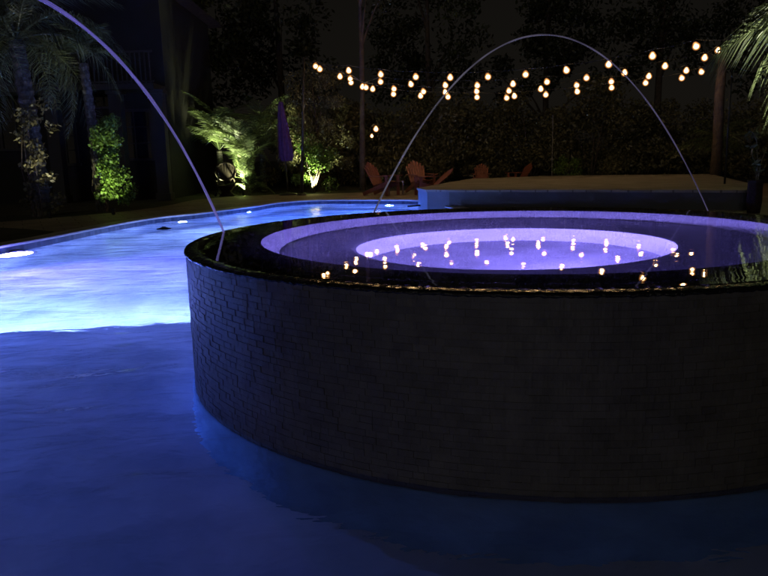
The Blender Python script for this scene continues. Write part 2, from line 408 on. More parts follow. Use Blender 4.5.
# rim: rounded lip, film of water sliding over it (lumpy in real relief)
n = 720; prof = [(SR-.16, .7335), (SR-.08, .7345), (SR-.035, .7335), (SR-.008, .7305), (SR+.004, .7255), (SR+.0075, .720), (SR+.0065, .714), (SR-.01, .712)]
V = []; k = len(prof)
wob = np.zeros(n)
for fr, am in ((37, .3), (61, .35), (97, .5), (143, .55), (211, .4), (263, .35)): wob += am*np.sin(fr*np.linspace(0, 2*math.pi, n, endpoint=False)+rng.uniform(0, 6))
for j, (r, z) in enumerate(prof):
    a = (0, .0004, .0009, .0016, .002, .0025, .003, .001)[j]
    for i in range(n):
        t = 2*math.pi*i/n; rr = r + a*wob[i]; V.append((rr*math.cos(t), rr*math.sin(t), z + a*.6*wob[(i*3) % n]))
Fq = [(j*n+i, (j+1)*n+i, (j+1)*n+(i+1) % n, j*n+(i+1) % n) for j in range(k-1) for i in range(n)]
me = npmesh('spa_rim', V, Fq); me.flip_normals(); link('rim', me, M['film'], spa, True)
# inside: weir top, backrest wall, bench, footwell
ex, ey, ox, oy = .93, .80, -.05, -.05
def ringprof(items, name, material):
    n = 128; V = []; UV = []; k = len(items)
    for (r, z, e) in items:
        for i in range(n+1):
            t = 2*math.pi*i/n
            if e: V.append((ox+ex*r*math.cos(t), oy+ey*r*math.sin(t), z))
            else: V.append((r*math.cos(t), r*math.sin(t), z))
    Fq = [(j*(n+1)+i, (j+1)*(n+1)+i, (j+1)*(n+1)+i+1, j*(n+1)+i+1) for j in range(k-1) for i in range(n)]
    me = npmesh(name, V, Fq); me.flip_normals()
    ul = me.uv_layers.new(name='UVMap'); vi = np.zeros(len(me.loops), np.int32); me.loops.foreach_get('vertex_index', vi)
    UV = np.zeros((len(vi), 2)); UV[:, 0] = (vi % (n+1))/n*9.6; zz = np.array([abs(it[0]-1.9)+abs(it[1]) for it in items]); UV[:, 1] = zz[vi//(n+1)]
    ul.data.foreach_set('uv', UV.ravel().astype(np.float32))
    return link(name, me, material, spa, True)
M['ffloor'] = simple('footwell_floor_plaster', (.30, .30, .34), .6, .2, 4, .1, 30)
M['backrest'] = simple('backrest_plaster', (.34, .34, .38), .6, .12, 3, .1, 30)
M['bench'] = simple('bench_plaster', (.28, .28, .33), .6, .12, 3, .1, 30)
ringprof([(SR-.10, .66, 0), (SR-.15, .69, 0), (1.55, .69, 0), (1.53, .68, 0)], 'weir_ledge', M['lining'])
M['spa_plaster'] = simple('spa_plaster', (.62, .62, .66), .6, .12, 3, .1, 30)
ringprof([(1.53, .68, 0), (1.47, .40, 0), (1.43, .22, 0)], 'backrest', M['backrest'])
ringprof([(1.45, .186, 0), (1.03, .18, 1), (1.0, .165, 1)], 'bench', M['bench'])
ringprof([(1.0, .165, 1), (.985, -.32, 1), (.96, -.365, 1)], 'footwell', M['spa_plaster'])
ringprof([(.97, -.36, 1), (.94, -.37, 1), (.001, -.375, 1)], 'footwell_floor', M['ffloor'])
# spa water
n = 256; V = [(0, 0, 0)]+[((SR-.06)*math.cos(t), (SR-.06)*math.sin(t), 0) for t in np.linspace(0, 2*math.pi, n, endpoint=False)]
wm = MB(); wm.add(V, [(0, 1+i, 1+(i+1) % n) for i in range(n)])
wm.build('spa_water', M['spa_water'], kind='structure', loc=(SC[0], SC[1], .735))

# ------------------------------------------------------------------ pool and spa lamps
def caustic_nodes(ld, scale, lo, hi):
    ld.use_nodes = True; nt = ld.node_tree; em = nt.nodes['Emission']
    g = N(nt, 'ShaderNodeNewGeometry'); mp = N(nt, 'ShaderNodeMapping'); mp.inputs['Scale'].default_value = (1, 1, 1.8)
    L(nt, g.outputs['Incoming'], mp.inputs['Vector'])
    no = N(nt, 'ShaderNodeTexNoise', Scale=scale, Detail=3.0, Roughness=.6, Distortion=1.2); L(nt, mp.outputs['Vector'], no.inputs['Vector'])
    mr = N(nt, 'ShaderNodeMapRange'); mr.inputs['From Min'].default_value = .36; mr.inputs['From Max'].default_value = .68
    mr.inputs['To Min'].default_value = lo; mr.inputs['To Max'].default_value = hi
    L(nt, no.outputs['Fac'], mr.inputs['Value']); L(nt, mr.outputs['Result'], em.inputs['Strength'])
def pool_light(loc, d, power, col, label, size=.2, noise=None, parent=None, name='pool_light', spread=180):
    loc = Vector(loc); d = Vector(d).normalized()
    if parent is None: root = empty(name, loc, label, 'pool light', 'underwater lights of the pool')
    else: root = parent
    q = d.to_track_quat('Z', 'Y').to_matrix()
    mb = MB(); nn = 24
    prof = [(size*.5, .004), (size*.62, .012), (size*.68, 0), (size*.66, -.04), (size*.1, -.045)]
    vs = []
    for r, z in prof:
        for i in range(nn):
            t = 2*math.pi*i/nn; vs.append(q @ Vector((r*math.cos(t), r*math.sin(t), z)))
    off = (loc-root.location)
    mb.add([v+off for v in vs], [(j*nn+i, j*nn+(i+1) % nn, (j+1)*nn+(i+1) % nn, (j+1)*nn+i) for j in range(len(prof)-1) for i in range(nn)])
    mb.build('fixture' if parent is None else 'light_fixture', M['fixture'], root, True)
    lo = area_lamp('lamp', loc + d*.006, d, power, col, size, root, None, spread)
    if noise: caustic_nodes(lo.data, *noise)
    return root
BLUE = (.065, .17, 1.0); CY = (.26, .40, 1.0); VIO = (.16, .13, 1.0)
pool_light((-5.13, 9.8, -.26), (1, -.95, -.05), 300, VIO, 'glaring white pool light at the far left wall', .44, (5, .4, 1.7))
pool_light((-4.08, 14.4, -.27), (1, -.8, -.08), 170, CY, 'pool light shining below the coping beside the spa edge', .2, (5, .4, 1.7))
pool_light((-3.12, 16.6, -.25), (1, -.6, -.1), 160, BLUE, 'small pool light at the far bend of the coping', .12, (5, .4, 1.7))
pool_light((.2, 17.9, -.4), (-.6, -1, -.1), 260, BLUE, 'far pool light beside the raised stone terrace', .2, (5, .4, 1.7))
pool_light((-4.3, 5.36, -.95), (.1, 1, -.12), 215, CY, 'hidden pool light under the left of the shelf step', .2, (13, .0, 3.0))
pool_light((-2.0, 5.63, -.95), (-.25, 1, -.12), 240, CY, 'hidden pool light under the shelf step next to the spa', .2, (13, .0, 3.0))
pool_light((-5.82, 7.1, -.2), (1, -.55, -.0), 350, BLUE, 'unseen light added at the left pool wall to brighten the shelf', .16, (5, .5, 1.5))  # extra lamp out of frame, added to brighten the shelf
# spa lamp, low on the near wall of the footwell
a = R(-62)
px_, py_ = SC[0]+ox+ex*.97*math.cos(a), SC[1]+oy+ey*.97*math.sin(a)
pool_light((px_, py_, .02), (-.35, .9, .5), 122, (.29, .23, 1.0), None, .14, None, spa)

# ------------------------------------------------------------------ terrace
tr = empty('stone_terrace', (0, 0, 0), 'low raised terrace with pale stone top and dark blue front wall', 'terrace')
tcx, tcy = 5, 17
mb = MB(); nT = len(terr)
mb.add([(x, y, z) for x, y in terr for z in (-1.6, .405)], [(2*i, 2*i+1, 2*((i+1) % nT)+1, 2*((i+1) % nT)) for i in range(nT)])
wl_ = mb.build('wall', M['terr_face'], tr); wl_.data.materials.append(M['terr_lit'])
for f_ in (0, 1, nT-1): wl_.data.polygons[f_].material_index = 1  # end faces take the paler copy painted as lit
cap = [(x+(x-tcx)*.008-.0, y+(y-tcy)*.01) for x, y in terr]
mb = MB(); mb.add([(x, y, z) for x, y in cap for z in (.405, .45)], [(2*i, 2*i+1, 2*((i+1) % nT)+1, 2*((i+1) % nT)) for i in range(nT)] + [tuple(2*i+1 for i in range(nT))[::-1], tuple(2*i for i in range(nT))])
mb.build('top_slab', M['terr_top'], tr)
p = atz(417, 205.5, .06)
mb = MB(); mb.tube([p+Vector((.25, .1, 0)), p, p+Vector((-.22, -.05, -.01))], .022, 8); mb.build('spout', M['black_metal'], tr, True)

# ------------------------------------------------------------------ laminar jets
def jet(P0, P1, h, t0, t1, r0, r1, label, colA, colB, s, npt=140):
    P0, P1 = Vector(P0), Vector(P1); pts = []; rads = []
    for i in range(npt):
        t = t0+(t1-t0)*i/(npt-1); p = P0.lerp(P1, t); p.z = P0.z+(P1.z-P0.z)*t + 4*h*t*(1-t)
        u = i/(npt-1); pts.append(p); rads.append((r0+(r1-r0)*u)*(1+.10*math.sin(37*u+1)+.07*math.sin(91*u)))
    mb = MB(); nn = 10; mb.tube(pts, rads, nn, cap=False)
    me = bpy.data.meshes.new('water_jet'); me.from_pydata(mb.v, [], mb.f); me.update()
    ul = me.uv_layers.new(name='UVMap')
    for pl in me.polygons:
        for li in pl.loop_indices:
            vi = me.loops[li].vertex_index; ul.data[li].uv = ((vi % nn)/nn, (vi//nn)/(npt-1))
    o = link('water_jet', me, jetmat('lit_jet', colA, colB, s), None, True, label, 'water jet', 'arching lit water jets')
    # nozzle at the start
    d = (pts[1]-pts[0]).normalized()
    return o, pts
# start where the stream leaves the deck: extend back until z = .11
def extend(P0, P1, h, z):
    t = 0
    while True:
        zz = P0[2]+(P1[2]-P0[2])*t+4*h*t*(1-t)
        if zz < z: return t
        t -= .002
A = (-1.48, 1.0, 1.07); B = (-.95, 5.12, 0.0)
jet(A, B, 1.21, extend(A, B, 1.21, -.01), .997, .0105, .007, 'water jet arcing down from the top left into the lit pool', (.07, .05, .66), (.26, .22, .62), .5)
jet((3.67, 7.5, .09), (-.37, 7.5, 0.0), 2.32, 0.0, .997, .0065, .010, 'tall water jet arching over the back of the raised spa', (.20, .16, .34), (.27, .26, .33), .29)

# ------------------------------------------------------------------ foliage builders
def leaf_cloud(centers, radii, n, size, seed, up=.3, aspect=.45):
    r = np.random.default_rng(seed); k = len(centers); ci = r.integers(0, k, n)
    d = r.normal(size=(n, 3)); d /= np.linalg.norm(d, axis=1)[:, None]; rr = r.random(n)**.45
    P = np.asarray(centers)[ci] + d*(np.asarray(radii)[ci]*rr)[:, None]*np.array([1, 1, .85])
    a = r.normal(size=(n, 3)); a[:, 2] += up; a /= np.linalg.norm(a, axis=1)[:, None]
    b_ = np.cross(a, r.normal(size=(n, 3))); b_ /= np.linalg.norm(b_, axis=1)[:, None]
    s = size*r.uniform(.6, 1.4, n)[:, None]
    V = np.stack([P-a*s*.5, P+b_*s*aspect*.5, P+a*s*.5, P-b_*s*aspect*.5], 1).reshape(-1, 3)
    Fq = np.arange(4*n).reshape(n, 4); return V, Fq
def clumps(w, h, k, seed, base=0.0, flat=1.0):
    r = np.random.default_rng(seed); c = []; rad = []
    for i in range(k):
        t = r.random(); ang = r.uniform(0, 2*math.pi); q = math.sqrt(r.random())*w*.5*(1-.45*t)
        c.append((q*math.cos(ang), q*math.sin(ang)*flat, base+h*(.12+.88*t))); rad.append(r.uniform(.10, .24)*w)
    return c, rad
def shrub(loc, w, h, n, size, material, label, cat, group, seed, name='shrub', k=16):
    root = empty(name, loc, label, cat, group)
    c, rad = clumps(w, h, k, seed)
    V, Fq = leaf_cloud(c, rad, n, size, seed); V = V[:, :]; V[:, 2] = np.maximum(V[:, 2], .02)
    link('foliage', npmesh('foliage', V, Fq), material, root)
    mb = MB(); r = random.Random(seed)
    for i in range(6):
        q = c[r.randrange(len(c))]; mb.tube([(r.uniform(-.08, .08), r.uniform(-.08, .08), -.03), (q[0]*.4, q[1]*.4, q[2]*.5), q], [.03, .02, .008], 6)
    mb.build('stem', M['trunk'], root, True)
    return root
def tree(loc, h, w, trunk_r, n, size, label, seed, lean=(0, 0), crown_base=.35, group=None, material=None, k=26, name='tree'):
    root = empty(name, loc, label, 'tree', group); r = random.Random(seed)
    mb = MB(); pts = [(lean[0]*t*h+.05*math.sin(5*t+seed), lean[1]*t*h, h*t-.1) for t in [i/8 for i in range(9)]]
    mb.tube(pts, [trunk_r*(1-.75*i/8)*(1+.06*math.sin(i*2.1)) for i in range(9)], 10)
    c, rad = clumps(w, h*(1-crown_base), k, seed, h*crown_base)
    for i in range(9):
        q = Vector(c[r.randrange(len(c))]); t = max(.25, min(.9, q.z/h-.15)); j = int(t*8); s0 = Vector(pts[j]); mid = s0.lerp(q, .5)+Vector((0, 0, .15))
        mb.tube([s0, mid, q], [trunk_r*.4, trunk_r*.22, trunk_r*.06], 6)
    mb.build('trunk', M['trunk'], root, True)
    if n:
        V, Fq = leaf_cloud([Vector(q)+Vector((lean[0]*q[2], lean[1]*q[2], 0)) for q in c], [x*.85 for x in rad], n, size, seed)
        link('crown', npmesh('crown', V, Fq), material or M['leaf_dark'], root)
    return root
def frond_mesh(length, arch, nleaf, leaflen, seed, droop=.5, lw=.022):
    """one feather frond along +X, rachis rising then drooping"""
    r = np.random.default_rng(seed); mb = MB(); pts = []
    K = 14
    def rach(t): return Vector((length*(t - .18*arch*t*t), 0, length*(.55*t*arch - .95*arch*t**2.2)))
    mb.tube([rach(i/K) for i in range(K+1)], [.016*(1-.8*i/K)*max(.6, length/2) for i in range(K+1)], 5)
    for i in range(nleaf):
        t = .14+.86*i/nleaf; p = rach(t); d = (rach(min(1, t+.02))-rach(t-.02)).normalized()
        ll = leaflen*(math.sin(math.pi*min(1, .12+.88*t))**.6*.85+.15)
        for sgn in (-1, 1):
            out = (d*r.uniform(.45, .8) + Vector((0, sgn*r.uniform(.75, 1.0), r.uniform(-.1, .3)))).normalized()
            L1 = p+out*ll*.5; L2 = p+out*ll*.92+Vector((0, 0, -ll*droop*r.uniform(.5, 1.2)))
            w = lw*r.uniform(.7, 1.2); sd = d*w*.5
            mb.add([p-sd*.6, p+sd*.6, L1+sd, L1-sd, L2], [(0, 1, 2, 3), (3, 2, 4)])
    me = bpy.data.meshes.new('frond'); me.from_pydata(mb.v, [], mb.f); me.update(); return me
def palm(loc, h, r0, nf, flen, label, seed, material, lean=(0, 0), group=None, droop=.5, leaflen=.4, lo=-25, hi=70, lw=.022, name='palm_tree', nleaf=46, arch=(.7, 1.25)):
    root = empty(name, loc, label, 'palm tree', group); r = random.Random(seed)
    if h > .05:
        mb = MB(); K = 40; pts = []; rads = []
        for i in range(K+1):
            t = i/K; pts.append((lean[0]*h*t*t, lean[1]*h*t*t, h*t-.08)); rads.append(r0*(1.15-.3*t)*(1+(.14 if i % 2 else -.05)))
        mb.tube(pts, rads, 14); mb.build('trunk', M['palmtrunk'], root, False)
    top = Vector((lean[0]*h, lean[1]*h, h-.06))
    meshes = [frond_mesh(flen, r.uniform(*arch), nleaf, leaflen, seed*10+i, droop, lw) for i in range(5)]
    for me in meshes: me.materials.append(material)
    for i in range(nf):
        o = bpy.data.objects.new('frond', meshes[i % 5]); COL.objects.link(o); o.parent = root; o.location = top
        az = i*2.39996+r.uniform(-.2, .2); el = R(lo+(hi-lo)*((i+.5)/nf)**.9)
        o.rotation_euler = (r.uniform(-.3, .3), -el, az); s = r.uniform(.8, 1.1); o.scale = (s, s, s)
    return root
def spot(loc, target, power, col, label, angle=75, blend=.8, size=.04):
    root = empty('garden_spotlight', loc, label, 'spotlight', 'garden uplights')
    loc = Vector(loc); d = (Vector(target)-loc).normalized(); q = d.to_track_quat('Z', 'Y').to_matrix()
    mb = MB(); nn = 14; prof = [(.02, -.13), (.04, -.11), (.045, 0), (.052, .02), (.04, .012)]
    mb.add([q @ Vector((r*math.cos(2*math.pi*i/nn), r*math.sin(2*math.pi*i/nn), z)) for r, z in prof for i in range(nn)],
           [(j*nn+i, j*nn+(i+1) % nn, (j+1)*nn+(i+1) % nn, (j+1)*nn+i) for j in range(len(prof)-1) for i in range(nn)])
    mb.build('housing', M['black_metal'], root, True)
    mb = MB(); mb.tube([(0, 0, -.05), (0, 0, -.22)], .012, 6); mb.build('stake', M['black_metal'], root)
    ld = bpy.data.lights.new('lamp', 'SPOT'); ld.energy = power; ld.color = col; ld.spot_size = R(angle); ld.spot_blend = blend; ld.shadow_soft_size = size
    lo = bpy.data.objects.new('lamp', ld); COL.objects.link(lo); lo.parent = root; lo.location = d*.03; lo.rotation_euler = d.to_track_quat('-Z', 'Y').to_euler()
    return root
WARMW = (.93, 1.0, .52)

# --- far shrubbery (hedge of separate bushes beyond the chairs), seen by the string lights
hs = [(300, 27, 2.6, 3.0), (338, 28, 3.2, 3.3), (372, 29, 3.4, 2.9), (405, 27.5, 3.0, 3.1), (436, 29, 3.6, 3.7), (470, 28, 3.0, 3.4), (500, 29.5, 3.4, 3.0),
      (530, 28, 3.2, 3.6), (560, 29, 3.3, 3.0), (592, 27, 3.4, 3.9), (622, 28.5, 3.0, 3.1), (650, 27.5, 3.2, 3.2), (682, 28, 3.2, 2.8), (740, 27, 3.4, 2.9), (772, 26, 3.2, 3.1)]
hl = ['left of the closed umbrella pole', 'left of the tall bare trunk', 'behind the tall bare trunk', 'above the first red chair pair', 'left of centre, with a ragged taller top', 'behind the third red chair',
      'low one behind the terrace middle', 'behind the fourth red chair', 'beside the thin white stake', 'tallest of the hedge under the right bulbs', 'with the small pale bush at its foot', 'where the tall jet comes down', 'low one left of the light pole', 'right of the light pole', 'at the right frame edge']
for i, ((px, D, w, h), t) in enumerate(zip(hs, hl)):
    p = atd(px, 180, D); p.z = .08
    shrub(p, w*1.15, h*.9, 5200, .15, M['leaf'], 'dark olive hedge shrub '+t, 'shrub', 'shrubs of the far hedge', 100+i, k=24)
# --- tall dark trees further back
for i, (px, D, h, w, lab) in enumerate([(60, 34, 11, 7, 'tall dark tree behind the house corner'), (205, 33, 10, 6, 'tall dark tree above the lit palm clump'), (285, 36, 12, 6.5, 'tall dark tree rising behind the closed umbrella'),
        (430, 38, 12, 7, 'tall dark tree behind the left hedge, under the jet'), (545, 40, 11, 7, 'tall dark tree far behind the middle of the hedge'), (655, 36, 12, 7, 'tall dark tree behind the right half of the bulbs'), (775, 33, 11, 7, 'tall dark tree behind the right palm')]):
    p = atd(px, 180, D); p.z = .05
    tree(p, h, w, .22, 6500, .26, lab, 300+i, k=40, crown_base=.28)
# bare trunk left of centre (goes out of the frame)
p = atd(364, 190, 24); p.z = .08
bt = tree(p, 9.5, 4.2, .11, 900, .12, 'tall thin bare trunk rising behind the first string bulbs', 401, lean=(-.0, 0), crown_base=.55, k=18, material=M['leaf_dark'])
p = atd(714, 190, 20.5); p.z = .08
pt = MB(); root = empty('light_pole', p, 'rough round timber pole holding the right ends of the light strings', 'pole')
ztop = atd(715, 54, 20.5).z-.08
pt.tube([(0, 0, -.1), (.02, 0, ztop*.35), (-.01, 0, ztop*.7), (.02, 0, ztop)], [.15, .14, .135, .12], 12); pt.build('post', M['trunk'], root, True)
pt = MB(); pt.tube([(0, -.12, ztop-.1), (0, -.3, ztop-.05)], .012, 6); pt.build('hook', M['black_metal'], root)
RPOLE = Vector((p.x+.02, p.y-.14, ztop+.0))
# thin metal pole on the left
p = atd(301.5, 190, 21.5); p.z = .09; zt = atd(304, 57, 21.5).z
root = empty('light_pole', p, 'thin dark metal pole holding the left ends of the light strings', 'pole')
mb = MB(); xt = atd(304, 57, 21.5).x-p.x; mb.tube([(0, 0, 0), (xt*.5, 0, (zt-.09)*.5), (xt, 0, zt-.09)], [.05, .042, .035], 10); mb.build('post', M['pole'], root, True)
mb = MB(); mb.lathe([(.0, .07), (.13, .065), (.15, .0)], n=20); mb.build('base', M['pole'], root, True)
mb = MB(); mb.tube([(xt, 0, zt-.16), (xt+.1, -.05, zt-.13), (xt+.14, -.07, zt-.2)], .012, 6); mb.build('hook', M['pole'], root)
LP = Vector((p.x+xt+.1, p.y-.05, zt-.08))

# ------------------------------------------------------------------ string lights
def bulbs_from(pix, Da, Db):
    x0, x1 = pix[0][0], pix[-1][0]; return [atd(x, y, Da+(Db-Da)*(x-x0)/(x1-x0)) for x, y in pix]
strA = [(319.8, 69.2), (348.8, 70.8), (380.8, 74.6), (415.8, 77), (450.2, 77.7), (488, 76.9), (525.6, 74.6), (566.5, 70.4), (608.7, 64.6), (652.5, 56.2), (696.2, 46.4)]
strB = [(315.6, 66.3), (340, 76.7), (366, 87.5), (380.6, 81.9), (411, 84.4), (445.4, 85.4), (477.3, 85.6), (513, 84.2), (547, 82), (586.5, 78), (624.5, 73), (665, 66.3), (704.6, 58)]
strC = [(350.2, 78.8), (362.5, 87), (394, 89), (423.5, 91.7), (445.4, 92.5), (476.7, 91.5), (509, 91), (540.8, 89.2), (576.7, 85.4), (611.3, 81.8), (648.8, 76.5), (686.3, 70.8), (718, 50.8)]
strD = [(351, 82.6), (372.7, 89.2), (393.5, 94.2), (420.6, 96), (448, 97), (477, 97.3), (506.7, 98), (514.4, 96.3), (545.8, 94.8), (577.3, 91.7), (611.6, 87.8), (645.6, 83), (681.8, 78.2), (701.5, 72)]
ico = bpy.data.meshes.new('bulb')
import bmesh
bm = bmesh.new(); bmesh.ops.create_icosphere(bm, subdivisions=3, radius=.088)
for v in bm.verts:
    if v.co.z > .03: v.co.x *= .86; v.co.y *= .86; v.co.z *= 1.25
bm.to_mesh(ico); bm.free(); ico.materials.append(M['bulb']); ico.shade_smooth()
sk = MB(); sk.lathe([(.001, .165), (.018, .163), (.022, .13), (.026, .09), (.024, .082), (.001, .080)], n=12)
sock = bpy.data.meshes.new('socket'); sock.from_pydata(sk.v, [], sk.f); sock.materials.append(M['cable'])
def strand(pix, Da, Db, label, endL, endR):
    P = bulbs_from(pix, Da, Db); root = empty('string_light', P[0], label, 'string lights', 'light strings between the two poles')
    hook = [p+Vector((0, 0, .15)) for p in P]
    pts = [endL]+hook+([endR] if endR else []); cab = []
    for a, b_ in zip(pts, pts[1:]):
        for j in range(6):
            t = j/6; q = a.lerp(b_, t); q.z -= 4*.035*t*(1-t)*min(1, (b_-a).length); cab.append(q-P[0])
    cab.append(pts[-1]-P[0]); mb = MB(); mb.tube(cab, .007, 5); mb.build('cable', M['cable'], root)
    r = random.Random(len(pix))
    for p in P:
        o = bpy.data.objects.new('bulb', ico); COL.objects.link(o); o.parent = root; o.location = p-P[0]; o.rotation_euler = (r.uniform(-.25, .25), r.uniform(-.35, .1), 0)
        s = bpy.data.objects.new('socket', sock); COL.objects.link(s); s.parent = o
strand(strA, 20.2, 16.2, 'topmost light string, rising highest toward the right', LP, None if False else atd(734, 38, 15.0))
strand(strB, 20.8, 18.4, 'second light string from the top, ending near the timber pole', LP, RPOLE)
strand(strC, 21.2, 19.8, 'third light string from the top, ending on the timber pole', LP, RPOLE)
strand(strD, 21.3, 20.2, 'lowest light string, sagging deepest before the hedge', LP, RPOLE)
# small string ends need a place to go: slim dark wooden posts
for (px, py, D, lab) in ((734, 38, 15.0, 'thin dark post at the right carrying the topmost light string'),):
    q = atd(px, py, D); root = empty('light_pole', (q.x, q.y, .09), lab, 'pole'); mb = MB(); mb.tube([(0, 0, -.05), (0, 0, q.z-.05)], [.022, .018], 8); mb.build('post', M['cable'], root, True)
    mb = MB(); mb.tube([(0, 0, q.z-.12), (0, -.06, q.z-.09)], .01, 6); mb.build('hook', M['black_metal'], root)

# lantern pair hanging at the hedge, near the bare trunk
lan = empty('lantern', atd(375.5, 131, 25), 'small glowing warm lantern hanging in front of the hedge by the bare trunk', 'lantern')
o = bpy.data.objects.new('bulb', ico); COL.objects.link(o); o.parent = lan; o.location = (.02, 0, .06); o.scale = (1.2, 1.2, 1.2)
o = bpy.data.objects.new('bulb', ico); COL.objects.link(o); o.parent = lan; o.location = (-.13, -.02, -.17); o.scale = (.8, .8, .8)
mb = MB()
for i in range(6):
    t = i*math.pi/3; mb.tube([(0, 0, .28), (.17*math.cos(t), .17*math.sin(t), .12), (.19*math.cos(t), .19*math.sin(t), -.14), (.1*math.cos(t), .1*math.sin(t), -.3)], .008, 5)
mb.build('cage', M['black_metal'], lan)
mb = MB(); mb.tube([(0, 0, .28), (0, 0, .6), (.1, .02, 1.0)], .006, 5); mb.build('cord', M['cable'], lan)

# ------------------------------------------------------------------ furniture
def adirondack(loc, rz, label, s=.85, recline=28):
    root = empty('adirondack_chair', loc, label, 'chair', 'red Adirondack chairs by the hedge', rz)
    root.scale = (s, s, s)
    # faces +X
    mb = MB(); rc = R(recline); ax = Vector((-math.sin(rc), 0, math.cos(rc)))
    for i in range(7):
        y = -.24+.08*i; l = .80-.035*abs(i-3)**1.5
        b0 = Vector((-.18, y*.85, .26)); b1 = b0+ax*l; b1.y = y*1.12; mb.bar(b0, b1, .068, .018, up=(1, 0, .4))
    for q in (.2, .55): c = Vector((-.18, 0, .26))+ax*q-Vector((.02, 0, 0)); mb.box(c, (.02, .5, .06), Matrix.Rotation(-rc, 3, 'Y'))
    mb.build('backrest', M['chair'], root)
    mb = MB()
    for i in range(6):
        x = -.16+.09*i; mb.box((x, 0, .30+.018*i), (.08, .52, .02), Matrix.Rotation(R(-11), 3, 'Y'))
    mb.build('seat', M['chair'], root)
    for sgn in (-1, 1):
        mb = MB(); mb.box((.08, sgn*.33, .56), (.66, .12, .022)); mb.build('armrest', M['chair'], root, bevel=.008)
        mb = MB(); mb.bar((.30, sgn*.30, 0), (.30, sgn*.30, .55), .09, .03, up=(0, 1, 0)); mb.build('leg', M['chair'], root)
        mb = MB(); mb.bar((-.55, sgn*.27, .04), (.32, sgn*.27, .36), .03, .11); mb.build('leg', M['chair'], root)
    return root
def gp(px, py, D=None):
    p = atz(px, py, .095) if D is None else atd(px, 190, D)
    p.z = .095; return p
adirondack(gp(384, 195.3), R(-35), 'red slatted chair nearest the pool, left of the low table', .98)
adirondack(gp(421, 190, 21.0), R(-70), 'red slatted chair facing the pool, behind the terrace corner', .98)
adirondack(gp(428, 190, 19.9), R(192), 'red slatted chair leaning far back beside the terrace corner', .92, 50)
adirondack(gp(481, 190, 24.0), R(-100), 'red slatted chair third from the left, behind the terrace', .8)
adirondack(gp(518, 190, 24.2), R(200), 'rightmost red slatted chair, leaning right behind the terrace', .8, 32)
tb = empty('side_table', gp(396, 194.6), 'low wooden table between the first two red chairs', 'table')
mb = MB()
for i in range(5): mb.box((-.2+.1*i, 0, .38), (.092, .5, .022))
mb.build('tabletop', M['wood'], tb)
for sx in (-1, 1):
    for sy in (-1, 1): mb = MB(); mb.box((sx*.2, sy*.2, .184), (.04, .04, .368)); mb.build('leg', M['wood'], tb)
# peacock chair silhouette
pc = empty('wicker_chair', gp(227, 196), 'dark round-backed wicker chair silhouetted before the lit palms', 'chair', rz=R(-80)); pc.scale = (.76, .76, .76)
mb = MB(); c = Vector((-.25, 0, .98)); ringp = [c+Vector((-.12*math.sin(t)*0, .40*math.cos(t), .36*math.sin(t))) for t in np.linspace(0, 2*math.pi, 33)]
mb.tube(ringp, .035, 8, False)
mb.tube([(-.25, -.38, .42), (-.25, -.30, .65), (-.25, -.36, .85)], .03, 6); mb.tube([(-.25, .38, .42), (-.25, .30, .65), (-.25, .36, .85)], .03, 6)
for i in range(7):
    t = R(30+20*i); mb.bar((-.25, .10*math.cos(t)*1.5, .55), c+Vector((0, .38*math.cos(t), .34*math.sin(t))), .085, .015, up=(1, 0, 0))
mb.build('backrest', M['wicker'], pc)
mb = MB(); mb.lathe([(.001, .44), (.36, .44), (.38, .41), (.36, .37), (.26, .3), (.2, .16), (.32, .0), (.001, 0)], n=28); mb.build('seat', M['wicker'], pc, True)
for sgn in (-1, 1): mb = MB(); mb.tube([(-.25, sgn*.38, .62), (.05, sgn*.42, .64), (.26, sgn*.36, .52), (.28, sgn*.3, .42)], .03, 8); mb.build('armrest', M['wicker'], pc, True)
# closed umbrella
ub = empty('closed_umbrella', gp(288, 193, 21.8), 'closed purple garden umbrella standing left of the thin pole', 'umbrella')
H_ = atd(283, 100, 21.8).z-.095
mb = MB(); nn = 40; V = []; K = 14
for j in range(K+1):
    t = j/K; z = H_-.05 - t*1.75
    rr = .05+.145*min(1, t*1.25)**.8 - (.05 if t > .93 else 0)
    for i in range(nn):
        a_ = 2*math.pi*i/nn; V.append((rr*(1+.22*math.cos(8*a_+t))*math.cos(a_)-.10*(1-t), rr*(1+.22*math.cos(8*a_+t))*math.sin(a_), z))
mb.add(V, [(j*nn+i, (j+1)*nn+i, (j+1)*nn+(i+1) % nn, j*nn+(i+1) % nn) for j in range(K) for i in range(nn)]+[tuple(range(nn))]); mb.build('canopy', M['purple'], ub, True)
mb = MB(); mb.tube([(0, 0, 0), (-.05, 0, H_*.5), (-.1, 0, H_+.06)], .024, 10); mb.build('pole', M['pole'], ub, True)
mb = MB(); mb.lathe([(.001, .1), (.05, .1), (.08, .07), (.26, .05), (.28, 0), (.001, 0)], n=28); mb.build('base', M['pole'], ub, True)
mb = MB(); mb.tube([(.17*math.cos(t), .17*math.sin(t), H_-1.15) for t in np.linspace(0, 2*math.pi, 25)], .012, 6, False); mb.build('strap', M['purple'], ub)

